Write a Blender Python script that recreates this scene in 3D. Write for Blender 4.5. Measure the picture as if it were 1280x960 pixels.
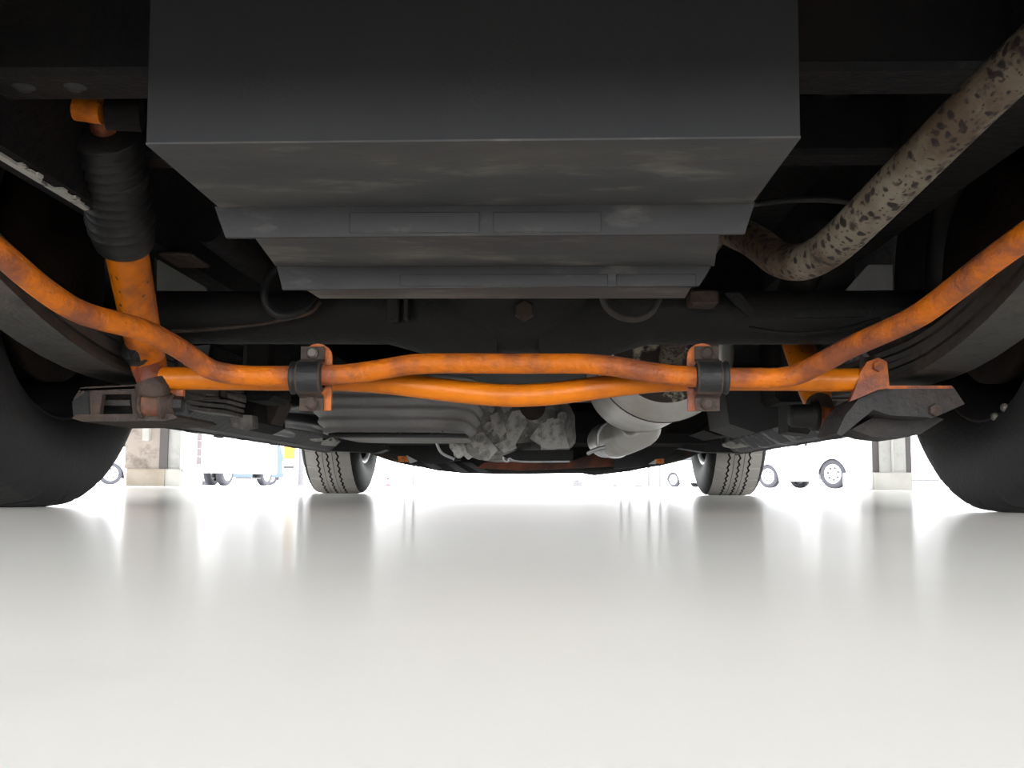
import bpy, math, random
from mathutils import Vector, Matrix, noise

for o in list(bpy.data.objects):
    bpy.data.objects.remove(o)
scn = bpy.context.scene
COL = scn.collection
random.seed(7)
PI = math.pi

# ------------------------------------------------------------------ camera
FPX = 1312.0
CAM = Vector((0.038, 0.0, 0.033))
yaw, pitch, roll = math.radians(1.70), math.radians(5.52), math.radians(0.28)
fwd = Vector((-math.sin(yaw) * math.cos(pitch), math.cos(yaw) * math.cos(pitch), math.sin(pitch)))
right = Vector((math.cos(yaw), math.sin(yaw), 0))
up = right.cross(fwd)
R2 = right * math.cos(roll) + up * math.sin(roll)
U2 = up * math.cos(roll) - right * math.sin(roll)
cd = bpy.data.cameras.new('camera')
cam = bpy.data.objects.new('camera', cd)
COL.objects.link(cam)
M = Matrix((R2, U2, -fwd)).transposed().to_4x4()
M.translation = CAM
cam.matrix_world = M
cd.sensor_width = 36.0
cd.lens = FPX / 1280 * 36.0
cd.clip_start = 0.01
cd.clip_end = 500
scn.camera = cam


def at(px, py, Y):
    """world point seen at photo pixel (px,py) on the upright plane at distance Y"""
    d = R2 * ((px - 640) / FPX) + U2 * ((480 - py) / FPX) + fwd
    return CAM + d * (Y / d.y)


# ------------------------------------------------------------------ light
w = bpy.data.worlds.new('sky')
scn.world = w
w.use_nodes = True
bg = w.node_tree.nodes['Background']
bg.inputs[0].default_value = (0.97, 0.985, 1.0, 1)
bg.inputs[1].default_value = 3.0
sd = bpy.data.lights.new('sun', 'SUN')
sd.energy = 2.0
sd.angle = math.radians(3)
sun = bpy.data.objects.new('sun', sd)
COL.objects.link(sun)
sun.rotation_euler = (math.radians(28), math.radians(14), 0)
sun.location = (0, 0, 12)
scn.view_settings.view_transform = 'Standard'
scn.view_settings.look = 'None'
scn.view_settings.gamma = 1.0
scn.view_settings.use_curve_mapping = False
scn.view_settings.exposure = 1.6


# ------------------------------------------------------------------ materials
def mat(name, col, rough=0.6, metal=0.0, col2=None, nscale=8.0, lo=0.4, hi=0.6, bump=0.0, bscale=60.0,
        col3=None, n3=30.0, lo3=0.55, hi3=0.65, spec=0.5, stretch=(1, 1, 1)):
    m = bpy.data.materials.new(name)
    m.use_nodes = True
    nt = m.node_tree
    b = nt.nodes['Principled BSDF']
    b.inputs['Base Color'].default_value = (*col, 1)
    b.inputs['Roughness'].default_value = rough
    b.inputs['Metallic'].default_value = metal
    b.inputs['Specular IOR Level'].default_value = spec
    if col2 or bump:
        tc = nt.nodes.new('ShaderNodeTexCoord')
        mp = nt.nodes.new('ShaderNodeMapping')
        mp.inputs['Scale'].default_value = stretch
        nt.links.new(tc.outputs['Object'], mp.inputs[0])

    def layer(prev, c, sc, l, h, det=6):
        n = nt.nodes.new('ShaderNodeTexNoise')
        n.inputs['Scale'].default_value = sc
        n.inputs['Detail'].default_value = det
        n.inputs['Roughness'].default_value = 0.62
        nt.links.new(mp.outputs[0], n.inputs[0])
        r = nt.nodes.new('ShaderNodeMapRange')
        r.inputs[1].default_value = l
        r.inputs[2].default_value = h
        nt.links.new(n.outputs[0], r.inputs[0])
        x = nt.nodes.new('ShaderNodeMix')
        x.data_type = 'RGBA'
        nt.links.new(r.outputs[0], x.inputs[0])
        if isinstance(prev, tuple):
            x.inputs[6].default_value = (*prev, 1)
        else:
            nt.links.new(prev, x.inputs[6])
        x.inputs[7].default_value = (*c, 1)
        return x.outputs[2]
    if col2:
        out = layer(col, col2, nscale, lo, hi)
        if col3:
            out = layer(out, col3, n3, lo3, hi3)
        nt.links.new(out, b.inputs['Base Color'])
    if bump:
        n = nt.nodes.new('ShaderNodeTexNoise')
        n.inputs['Scale'].default_value = bscale
        n.inputs['Detail'].default_value = 5
        nt.links.new(mp.outputs[0], n.inputs[0])
        bp = nt.nodes.new('ShaderNodeBump')
        bp.inputs['Strength'].default_value = bump
        bp.inputs['Distance'].default_value = 0.01
        nt.links.new(n.outputs[0], bp.inputs['Height'])
        nt.links.new(bp.outputs[0], b.inputs['Normal'])
    return m


MT = {}
MT['orange'] = mat('orange_paint', (0.80, 0.215, 0.006), 0.40, 0, (0.46, 0.115, 0.02), 18, 0.52, 0.66, 0.15, 160,
                   (0.10, 0.05, 0.035), 70, 0.66, 0.74, spec=0.35)
MT['orange_clean'] = mat('clean_orange_paint', (0.80, 0.215, 0.006), 0.38, 0, (0.60, 0.15, 0.012), 14, 0.52, 0.68, 0.1, 160, spec=0.4)
MT['orange_worn'] = mat('worn_orange_paint', (0.58, 0.14, 0.012), 0.5, 0, (0.22, 0.06, 0.03), 16, 0.46, 0.58, 0.3, 120,
                        (0.12, 0.06, 0.04), 45, 0.64, 0.74)
MT['orange_bar'] = mat('flaking_orange_paint', (0.68, 0.17, 0.008), 0.46, 0, (0.29, 0.085, 0.036), 13, 0.42, 0.60, 0.35, 130,
                       (0.17, 0.075, 0.045), 40, 0.60, 0.72, spec=0.3)
MT['undercoat'] = mat('black_undercoat', (0.006, 0.006, 0.007), 0.75, 0, (0.016, 0.012, 0.010), 6, 0.45, 0.7, 0.3, 80, spec=0.25)
MT['axleblack'] = mat('axle_black', (0.016, 0.016, 0.016), 0.6, 0, (0.026, 0.023, 0.02), 9, 0.5, 0.7, 0.3, 70, spec=0.35)
MT['black'] = mat('black_rubber_parts', (0.012, 0.012, 0.013), 0.55, 0, (0.024, 0.024, 0.024), 14, 0.4, 0.7, 0.2, 90)
MT['tray'] = mat('shaded_grey_tray', (0.026, 0.026, 0.028), 0.7, 0, (0.031, 0.031, 0.032), 5, 0.45, 0.75, 0.06, 300, spec=0.3)  # rear face of the tray: darker copy, its shade put into the colour
MT['traydust_lit'] = mat('lit_dusty_tray', (0.058, 0.058, 0.061), 0.7, 0, (0.090, 0.085, 0.079), 7, 0.42, 0.66, 0.08, 200,
                     (0.20, 0.182, 0.162), 15, 0.54, 0.80, stretch=(0.6, 1.4, 1.4), spec=0.3)  # dust patches on a base lightened to paint in light on the undersides
MT['traylip'] = mat('shaded_tray_lip', (0.040, 0.040, 0.043), 0.7, 0, (0.056, 0.054, 0.052), 8, 0.42, 0.7, 0.08, 200,
                    (0.13, 0.12, 0.108), 20, 0.58, 0.80, stretch=(0.6, 2.0, 1.6), spec=0.3)  # same sheet again, the lips' shading painted as an in-between tone
MT['rusty'] = mat('rusty_brown_steel', (0.058, 0.043, 0.035), 0.75, 0, (0.10, 0.058, 0.04), 22, 0.45, 0.65, 0.5, 90,
                  (0.03, 0.026, 0.024), 30, 0.5, 0.7)
MT['plate'] = mat('plate_dark_steel', (0.028, 0.026, 0.025), 0.65, 0, (0.06, 0.042, 0.036), 16, 0.5, 0.7, 0.4, 80)
MT['rustorange'] = mat('rust_orange_bush', (0.24, 0.085, 0.04), 0.7, 0, (0.12, 0.06, 0.04), 30, 0.42, 0.62, 0.4, 80)
MT['panelgrey'] = mat('pale_inner_panel', (0.75, 0.75, 0.73), 0.6, 0, (0.6, 0.6, 0.58), 12, 0.5, 0.7)
MT['leafend'] = mat('dusty_leaf_ends', (0.14, 0.125, 0.115), 0.7, 0, (0.28, 0.26, 0.23), 30, 0.5, 0.7)
MT['floortube'] = mat('floor_tube_black', (0.03, 0.03, 0.032), 0.4, 0, (0.05, 0.048, 0.048), 10, 0.4, 0.7)
MT['drum'] = mat('brake_drum_rust', (0.022, 0.015, 0.012), 0.75, 0, (0.034, 0.022, 0.016), 16, 0.45, 0.65, 0.3, 80, spec=0.2)
MT['leaf'] = mat('spring_steel_dusty', (0.06, 0.056, 0.052), 0.7, 0, (0.10, 0.08, 0.066), 14, 0.45, 0.65, 0.15, 160,
                 (0.03, 0.026, 0.024), 25, 0.5, 0.7)
MT['pipe'] = mat('rust_speckled_pipe', (0.15, 0.125, 0.092), 0.65, 0, (0.075, 0.05, 0.03), 13, 0.40, 0.58, 0.3, 90,
                 (0.03, 0.018, 0.014), 30, 0.56, 0.64, spec=0.3)
MT['muffler'] = mat('aluminised_steel', (0.86, 0.83, 0.78), 0.38, 0.4, (0.70, 0.66, 0.58), 7, 0.45, 0.65, 0.15, 60)
MT['muffler_end'] = mat('rusty_muffler_end', (0.62, 0.57, 0.43), 0.6, 0, (0.045, 0.032, 0.028), 14, 0.44, 0.5, 0.5, 60)
MT['silver'] = mat('bright_steel', (0.75, 0.75, 0.76), 0.35, 0.7, (0.5, 0.5, 0.5), 20, 0.5, 0.7)
MT['cast'] = mat('cast_aluminium', (0.85, 0.82, 0.78), 0.45, 0.2, (0.40, 0.38, 0.35), 26, 0.46, 0.62, 0.5, 90)
MT['castdark'] = mat('dull_cast_aluminium', (0.50, 0.48, 0.45), 0.55, 0.1, (0.24, 0.225, 0.21), 20, 0.42, 0.62, 0.5, 90)
MT['ribbed'] = mat('dusty_black_plastic', (0.34, 0.325, 0.31), 0.5, 0, (0.44, 0.42, 0.40), 7, 0.45, 0.7, 0.2, 70)
MT['rubber'] = mat('tyre_rubber', (0.009, 0.0088, 0.009), 0.65, 0, (0.016, 0.0155, 0.0155), 7, 0.4, 0.7, 0.12, 120, spec=0.35)
MT['tread'] = mat('tread_rubber', (0.30, 0.285, 0.265), 0.8, 0, (0.36, 0.34, 0.31), 12, 0.4, 0.7, 0.1, 120)
MT['rim'] = mat('rim_dark_steel', (0.03, 0.03, 0.032), 0.45, 0.3, (0.06, 0.05, 0.045), 15, 0.5, 0.7)
MT['rimsteel'] = mat('rim_inner_steel', (0.45, 0.45, 0.46), 0.35, 0.7, (0.2, 0.2, 0.2), 15, 0.5, 0.7)
MT['paint'] = mat('white_van_paint', (0.50, 0.51, 0.50), 0.35, 0)
MT['chip'] = mat('pale_chipped_paint', (0.66, 0.65, 0.59), 0.6, 0, (0.10, 0.09, 0.075), 30, 0.56, 0.62, 0.3, 80)
MT['sill'] = mat('sill_undercoat', (0.030, 0.029, 0.032), 0.5, 0, (0.055, 0.052, 0.055), 11, 0.45, 0.65, 0.5, 60)
MT['sillworn'] = mat('worn_sill', (0.024, 0.025, 0.032), 0.5, 0, (0.34, 0.33, 0.33), 15, 0.53, 0.63, 0.5, 60)
MT['boltgrey'] = mat('bolt_grey', (0.14, 0.13, 0.11), 0.5, 0.3)
MT['redox'] = mat('red_oxide_member', (0.22, 0.055, 0.02), 0.55, 0, (0.07, 0.028, 0.02), 12, 0.42, 0.6)
MT['glassy'] = mat('tinted_glass', (0.02, 0.025, 0.03), 0.08, 0)
MT['lamp_red'] = mat('lamp_red', (0.45, 0.02, 0.015), 0.2)
def pits(m, col, scale, lo, hi):
    nt = m.node_tree
    b_ = nt.nodes['Principled BSDF']
    prev = b_.inputs['Base Color'].links[0].from_socket
    tc = nt.nodes.new('ShaderNodeTexCoord')
    ns = nt.nodes.new('ShaderNodeTexNoise')
    ns.inputs['Scale'].default_value = scale * 0.7
    nt.links.new(tc.outputs['Object'], ns.inputs[0])
    av = nt.nodes.new('ShaderNodeMix')
    av.data_type = 'RGBA'
    av.inputs[0].default_value = 0.012
    nt.links.new(tc.outputs['Object'], av.inputs[6])
    nt.links.new(ns.outputs['Color'], av.inputs[7])
    vo = nt.nodes.new('ShaderNodeTexVoronoi')
    vo.inputs['Scale'].default_value = scale
    nt.links.new(av.outputs[2], vo.inputs[0])
    mr_ = nt.nodes.new('ShaderNodeMapRange')
    mr_.inputs[1].default_value = lo
    mr_.inputs[2].default_value = hi
    mr_.inputs[3].default_value = 1.0
    mr_.inputs[4].default_value = 0.0
    nt.links.new(vo.outputs['Distance'], mr_.inputs[0])
    x = nt.nodes.new('ShaderNodeMix')
    x.data_type = 'RGBA'
    nt.links.new(mr_.outputs[0], x.inputs[0])
    nt.links.new(prev, x.inputs[6])
    x.inputs[7].default_value = (*col, 1)
    nt.links.new(x.outputs[2], b_.inputs['Base Color'])


pits(MT['pipe'], (0.014, 0.009, 0.009), 95.0, 0.28, 0.40)
pits(MT['pipe'], (0.03, 0.017, 0.012), 170.0, 0.16, 0.34)
pits(MT['orange'], (0.12, 0.045, 0.02), 52.0, 0.10, 0.15)
# setting
MT['floor'] = mat('polished_concrete', (0.88, 0.865, 0.825), 0.18, 0, (0.84, 0.825, 0.785), 1.4, 0.4, 0.7, 0.03, 6.0,
                  (0.78, 0.76, 0.71), 5, 0.66, 0.85)
MT['floor'].node_tree.nodes['Principled BSDF'].inputs['IOR'].default_value = 1.03
MT['ground'] = mat('pale_yard', (0.62, 0.62, 0.61), 0.8, 0, (0.56, 0.56, 0.55), 0.6, 0.4, 0.7)
MT['ceil'] = mat('grey_soffit', (0.22, 0.22, 0.22), 0.8)
MT['plaster'] = mat('rough_plaster', (0.36, 0.31, 0.275), 0.9, 0, (0.17, 0.14, 0.12), 6, 0.5, 0.7, 1.0, 18)
MT['plasterlight'] = mat('pale_plaster', (0.42, 0.42, 0.40), 0.9, 0, (0.33, 0.33, 0.31), 6, 0.5, 0.7, 0.9, 18)
MT['plinth'] = mat('tan_concrete', (0.38, 0.33, 0.275), 0.85, 0, (0.31, 0.26, 0.205), 3, 0.4, 0.65, 0.3, 12)
MT['plinthlight'] = mat('pale_concrete', (0.50, 0.49, 0.46), 0.85, 0, (0.42, 0.41, 0.38), 3, 0.4, 0.65, 0.3, 12)
MT['steelgrey'] = mat('grey_steel_column', (0.085, 0.075, 0.075), 0.6)
MT['pipewhite'] = mat('white_downpipe', (0.75, 0.75, 0.75), 0.5)
MT['polegrey'] = mat('galvanised_pole', (0.075, 0.075, 0.08), 0.5)
MT['carwhite'] = mat('car_white', (0.85, 0.85, 0.86), 0.3)
MT['carblue'] = mat('car_blue_grey', (0.06, 0.085, 0.13), 0.35)
MT['cartyre'] = mat('car_tyre', (0.032, 0.032, 0.042), 0.7)
MT['carrim'] = mat('car_rim', (0.70, 0.70, 0.72), 0.4, 0.2)
MT['cardark'] = mat('car_dark', (0.03, 0.03, 0.035), 0.6)
MT['red'] = mat('red_plastic', (0.25, 0.012, 0.02), 0.5)
MT['yellow'] = mat('yellow_plastic', (0.30, 0.15, 0.01), 0.5)
MT['crate'] = mat('maroon_crate', (0.035, 0.015, 0.018), 0.6)


# ------------------------------------------------------------------ mesh helpers
class MB:
    def __init__(s):
        s.v, s.f, s.sm = [], [], []

    def add(s, v, f, smooth=False):
        n = len(s.v)
        s.v += [Vector(p) for p in v]
        s.f += [tuple(i + n for i in q) for q in f]
        s.sm += [smooth] * len(f)
        return s

    def box(s, a, b, bev=0.0, rot=None, piv=None):
        a, b = Vector(a), Vector(b)
        lo = Vector((min(a.x, b.x), min(a.y, b.y), min(a.z, b.z)))
        hi = Vector((max(a.x, b.x), max(a.y, b.y), max(a.z, b.z)))
        if bev <= 0:
            v = [(x, y, z) for x in (lo.x, hi.x) for y in (lo.y, hi.y) for z in (lo.z, hi.z)]
            f = [(0, 1, 3, 2), (4, 6, 7, 5), (0, 4, 5, 1), (2, 3, 7, 6), (0, 2, 6, 4), (1, 5, 7, 3)]
        else:
            bev = min(bev, 0.45 * min(hi - lo))
            v, ix = [], {}
            for i in (0, 1):
                for j in (0, 1):
                    for k in (0, 1):
                        c = Vector(((lo.x, hi.x)[i], (lo.y, hi.y)[j], (lo.z, hi.z)[k]))
                        ins = Vector((bev * (1 - 2 * i), bev * (1 - 2 * j), bev * (1 - 2 * k)))
                        for ax in range(3):
                            p = c + ins
                            p[ax] = c[ax]
                            ix[(i, j, k, ax)] = len(v)
                            v.append(p)
            f = []
            for ax in range(3):
                o1, o2 = [q for q in range(3) if q != ax]
                for sd_ in (0, 1):
                    q = []
                    for a1, a2 in ((0, 0), (1, 0), (1, 1), (0, 1)):
                        key = [0, 0, 0]
                        key[ax] = sd_; key[o1] = a1; key[o2] = a2
                        q.append(ix[(*key, ax)])
                    f.append(tuple(q))
                for a1 in (0, 1):
                    for a2 in (0, 1):
                        q = []
                        for e, axs in ((0, o1), (0, o2), (1, o2), (1, o1)):
                            key = [0, 0, 0]
                            key[ax] = e; key[o1] = a1; key[o2] = a2
                            q.append(ix[(*key, axs)])
                        f.append(tuple(q))
            for i in (0, 1):
                for j in (0, 1):
                    for k in (0, 1):
                        f.append(tuple(ix[(i, j, k, ax)] for ax in range(3)))
        if rot is not None:
            pv = Vector(piv) if piv is not None else (lo + hi) / 2
            v = [pv + rot @ (Vector(p) - pv) for p in v]
        return s.add(v, f)

    def prism(s, poly, vec):
        """polygon (list of 3D points) extruded along vec"""
        n = len(poly)
        vec = Vector(vec)
        v = [Vector(p) for p in poly] + [Vector(p) + vec for p in poly]
        f = [tuple(range(n)), tuple(range(2 * n - 1, n - 1, -1))]
        f += [(i, i + n, (i + 1) % n + n, (i + 1) % n) for i in range(n)]
        return s.add(v, f)

    def tube(s, pts, r, seg=16, sub=4, cap=True, inner=0.0):
        """smooth tube through pts; r a number or a list per point"""
        P = [Vector(p) for p in pts]
        n = len(P)
        rr = list(r) if isinstance(r, (list, tuple)) else [r] * n
        Q, RR = [], []
        if n == 2 or sub == 1:
            Q, RR = P, rr
        else:
            for i in range(n - 1):
                p0 = P[i - 1] if i else P[0] * 2 - P[1]
                p1, p2 = P[i], P[i + 1]
                p3 = P[i + 2] if i + 2 < n else P[-1] * 2 - P[-2]
                for k in range(sub):
                    t = k / sub
                    Q.append(0.5 * ((2 * p1) + (p2 - p0) * t + (2 * p0 - 5 * p1 + 4 * p2 - p3) * t * t
                                    + (3 * p1 - p0 - 3 * p2 + p3) * t ** 3))
                    RR.append(rr[i] * (1 - t) + rr[i + 1] * t)
            Q.append(P[-1]); RR.append(rr[-1])
        m = len(Q)
        T = [(Q[min(i + 1, m - 1)] - Q[max(i - 1, 0)]).normalized() for i in range(m)]
        a = Vector((0, 0, 1)) if abs(T[0].z) < 0.9 else Vector((1, 0, 0))
        N = (a - T[0] * a.dot(T[0])).normalized()
        v, f = [], []
        for i in range(m):
            N = (N - T[i] * N.dot(T[i])).normalized()
            B = T[i].cross(N)
            for k in range(seg):
                an = 2 * PI * k / seg
                v.append(Q[i] + (N * math.cos(an) + B * math.sin(an)) * RR[i])
        for i in range(m - 1):
            for k in range(seg):
                k2 = (k + 1) % seg
                f.append((i * seg + k, i * seg + k2, (i + 1) * seg + k2, (i + 1) * seg + k))
        s.add(v, f, True)
        if cap:
            s.add([v[k] for k in range(seg)], [tuple(range(seg - 1, -1, -1))])
            s.add([v[(m - 1) * seg + k] for k in range(seg)], [tuple(range(seg))])
        return s

    def lathe(s, prof, o, axis, seg=48, smooth=True, closed=False):
        """prof: list of (radius, height along axis) about origin o"""
        o, A = Vector(o), Vector(axis).normalized()
        a = Vector((0, 0, 1)) if abs(A.z) < 0.9 else Vector((1, 0, 0))
        N = (a - A * a.dot(A)).normalized()
        B = A.cross(N)
        v, f = [], []
        m = len(prof)
        for r, h in prof:
            for k in range(seg):
                an = 2 * PI * k / seg
                v.append(o + A * h + (N * math.cos(an) + B * math.sin(an)) * r)
        for i in range(m if closed else m - 1):
            i2 = (i + 1) % m
            for k in range(seg):
                k2 = (k + 1) % seg
                f.append((i * seg + k, i * seg + k2, i2 * seg + k2, i2 * seg + k))
        return s.add(v, f, smooth)

    def build(s, name, m, parent=None, label=None):
        me = bpy.data.meshes.new(name)
        c = Vector((0, 0, 0))
        if s.v:
            c = sum(s.v, Vector()) / len(s.v)
        me.from_pydata([p - c for p in s.v], [], s.f)
        me.polygons.foreach_set('use_smooth', s.sm)
        me.materials.append(MT[m] if isinstance(m, str) else m)
        import bmesh
        bm = bmesh.new()
        bm.from_mesh(me)
        bmesh.ops.recalc_face_normals(bm, faces=bm.faces)
        bm.to_mesh(me)
        bm.free()
        o = bpy.data.objects.new(name, me)
        COL.objects.link(o)
        o.location = c
        if parent is not None:
            o.parent = parent
            pw = WORLD.get(parent.name, Vector((0, 0, 0)))
            o.location = c - pw
        WORLD[o.name] = c
        if label:
            o['label'] = label
        return o


WORLD = {}


def empty(name, loc):
    o = bpy.data.objects.new(name, None)
    o.empty_display_size = 0.1
    COL.objects.link(o)
    o.location = loc
    WORLD[o.name] = Vector(loc)
    return o


def tag(o, label, cat=None, group=None, kind=None):
    o['label'] = label
    if cat:
        o['category'] = cat
    if group:
        o['group'] = group
    if kind:
        o['kind'] = kind
    return o


def copy_tree(o, parent=None):
    c = o.copy()
    COL.objects.link(c)
    c.parent = parent
    for ch in list(o.children):
        copy_tree(ch, c)
    return c


# ------------------------------------------------------------------ setting
fl = MB().box((-18.5, -10.5, -0.15), (18.5, 15.2, 0)).build('floor', 'floor')
tag(fl, 'pale polished concrete floor of the workshop bay', kind='structure')
gd = MB().box((-90, -60, -0.35), (90, 150, -0.16))
gd = gd.box((-90, 15.2, -0.16), (90, 150, -0.005)).build('floor_yard', 'ground')
tag(gd, 'sunlit pale yard ground outside the bay', kind='structure')
ce = MB().box((-18, -10, 4.2), (18, 15.0, 4.5)).build('ceiling', 'ceil')
tag(ce, 'grey soffit of the open bay', kind='structure')

# ------------------------------------------------------------------ the van
V = empty('van', (0, 2.75, 0))
tag(V, 'lowered van seen from underneath, with orange painted suspension bars and black stepped tray', 'van')

# wheels -----------------------------------------------------------------
TR, TW = 0.335, 0.205


def make_tyre_mesh():
    """axis X, zigzag rib tread"""
    seg = 288
    hw = TW / 2
    cols = []     # (x, r, zig, kind)
    # inner sidewall (x negative) from bead to shoulder
    side = [(0.205, 0.80), (0.212, 0.86), (0.235, 0.97), (0.265, 1.02), (0.292, 0.995), (0.312, 0.93), (0.323, 0.86)]
    for r, k in side:
        cols.append((-hw * k, r, 0, 's'))
    tw = hw * 0.76
    cols.append((-tw - 0.003, 0.3285, 0, 't'))
    crown = lambda x: TR - 0.0045 * (x / tw) ** 2
    for gx in (-0.036, 0.0, 0.036):
        for dx, dep in ((-0.0032, 0), (-0.0024, 0.008), (0.0024, 0.008), (0.0032, 0)):
            cols.append((gx + dx, crown(gx) - dep, 0.0035, 'g' if dep else 't'))
        if gx < 0.03:
            for dx, dep in ((0.0172, 0), (0.0176, 0.004), (0.0184, 0.004), (0.0188, 0)):
                cols.append((gx + dx, crown(gx) - dep, 0, 'g' if dep else 't'))
    cols.append((tw + 0.003, 0.3285, 0, 't'))
    for r, k in reversed(side):
        cols.append((hw * k, r, 0, 's'))
    m = len(cols)
    v, f, mi = [], [], []
    for k in range(seg):
        th = 2 * PI * k / seg
        tri = [0, 1, 0, -1][k % 4]
        notch = (k % 9 == 0)
        for j, (x, r, z, kd) in enumerate(cols):
            rr = r - (0.004 if notch and j in (6, 7, m - 8, m - 7) else 0)
            v.append((x + z * tri, rr * math.cos(th), rr * math.sin(th)))
    for k in range(seg):
        k2 = (k + 1) % seg
        for j in range(m - 1):
            f.append((k * m + j, k * m + j + 1, k2 * m + j + 1, k2 * m + j))
            a, b = cols[j][3], cols[j + 1][3]
            mi.append(1 if (a == 't' and b == 't') else (2 if 'g' in (a, b) else 0))
    me = bpy.data.meshes.new('tyre')
    me.from_pydata(v, [], f)
    me.materials.append(MT['rubber'])
    me.materials.append(MT['tread'])
    me.materials.append(MT['rubber'])
    me.polygons.foreach_set('material_index', mi)
    me.polygons.foreach_set('use_smooth', [q == 0 for q in mi])
    me.update()
    return me


TYRE = make_tyre_mesh()
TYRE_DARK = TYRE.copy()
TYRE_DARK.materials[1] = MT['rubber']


def wheel(x, y, side, front):
    """side +1: right wheel (outer face towards +X)"""
    o = Vector((x, y, TR - 0.004))
    A = Vector((side, 0, 0))
    prof = [(0.205, -0.083), (0.214, -0.088), (0.217, -0.084), (0.208, -0.080), (0.198, -0.07), (0.188, -0.05), (0.185, 0.0),
            (0.188, 0.05), (0.20, 0.075), (0.214, 0.084), (0.217, 0.088), (0.208, 0.088), (0.196, 0.078), (0.182, 0.05),
            (0.165, 0.045), (0.12, 0.058), (0.07, 0.05), (0.0, 0.05)]
    rim = MB().lathe(prof, o, A, 64).build('wheel', 'rim', V)
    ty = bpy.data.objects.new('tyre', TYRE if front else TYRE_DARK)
    COL.objects.link(ty)
    ty.parent = rim
    ty.location = o - WORLD[rim.name]
    if front:
        MB().lathe([(0.199, -0.079), (0.2135, -0.0895), (0.218, -0.0895), (0.2165, -0.083), (0.203, -0.073)], o, A, 64).build(
            'rim_lip', 'rimsteel', rim, 'bright inner rim edge')
        MB().lathe([(0.0, -0.05), (0.13, -0.05), (0.135, -0.045), (0.135, -0.03), (0.0, -0.03)], o, A, 48).build(
            'brake_disc', 'rim', rim)
    else:
        MB().lathe([(0.0, -0.10), (0.06, -0.10), (0.07, -0.085), (0.14, -0.08), (0.155, -0.07), (0.155, -0.055), (0.148, -0.05),
                    (0.15, 0.03), (0.0, 0.03)], o, A, 48).build('brake_drum', 'drum', rim, 'dark brown brake drum')
        for k in range(2):
            an = math.radians(-112 + 9 * k) if side > 0 else math.radians(-75 + 9 * k)
            c = o + Vector((-side * 0.086, math.cos(an) * 0.209, math.sin(an) * 0.209))
            MB().lathe([(0, 0.006), (0.004, 0.006), (0.006, 0.003), (0.006, 0)], c, (-side, 0, 0), 12).build(
                'balance_weight', 'boltgrey', rim)
    return rim


RY, FY = 1.46, 4.02
wheel(-0.727, RY, -1, False)
wheel(0.727, RY, 1, False)
wheel(-0.735, FY, -1, True)
wheel(0.735, FY, 1, True)

# body shell --------------------------------------------------------------
BX = 0.87


def arch(cy, r, z0, n=14):
    return [(cy - r * math.cos(PI * k / n), z0 + r * math.sin(PI * k / n)) for k in range(n + 1)]


bott = 0.215
side_poly = [(0.42, 0.36), (0.47, 0.32), (1.02, 0.30)] + arch(RY, 0.41, 0.33) + [(1.90, bott), (3.56, bott)] + arch(FY, 0.41, 0.33) + \
    [(4.46, 0.25), (4.95, 0.28), (5.05, 0.45), (5.0, 0.85), (4.3, 1.55), (4.05, 1.90), (3.8, 1.98), (0.62, 1.98), (0.48, 1.88), (0.42, 1.2)]
b = MB()
for sx in (-1, 1):
    b.prism([(sx * BX, y, z) for y, z in side_poly], (-sx * 0.02, 0, 0))
top = [(0.42, 0.36), (0.42, 1.2), (0.48, 1.88), (0.62, 1.98), (3.8, 1.98), (4.05, 1.90), (4.3, 1.55), (5.0, 0.85), (5.05, 0.45), (4.95, 0.28)]
for (y0, z0), (y1, z1) in zip(top[:-1], top[1:]):
    b.add([(-BX, y0, z0), (BX, y0, z0), (BX, y1, z1), (-BX, y1, z1)], [(0, 1, 2, 3)])
shell = b.build('body_shell', 'paint', V)
for sx in (-1, 1):
    for y0, y1 in ((0.75, 1.75), (1.85, 2.85), (2.95, 3.95)):
        MB().box((sx * (BX + 0.001), y0, 1.12), (sx * (BX + 0.006), y1, 1.72), 0.002).build('window', 'glassy', shell)
    MB().box((sx * 0.68, 0.40, 0.75), (sx * 0.84, 0.42, 1.15), 0.005).build('tail_lamp', 'lamp_red', shell)
MB().box((-0.66, 0.40, 1.25), (0.66, 0.419, 1.78), 0.004).build('rear_window', 'glassy', shell)
bp = MB().box((-0.86, 0.40, 0.33), (0.86, 0.47, 0.55), 0.02).build('rear_bumper', 'paint', V)
# wheel housings: inner liners above the wheels
for sx in (-1, 1):
    for cy in (RY, FY):
        b = MB()
        n = 16
        for k in range(n):
            a0, a1 = PI * k / n, PI * (k + 1) / n
            q = []
            for xx, aa in ((0.60, a0), (0.86, a0), (0.86, a1), (0.60, a1)):
                q.append((sx * xx, cy - 0.43 * math.cos(aa), 0.34 + 0.42 * math.sin(aa)))
            b.add(q, [(0, 1, 2, 3)])
        b.build('wheel_housing', 'undercoat', V)

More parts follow.
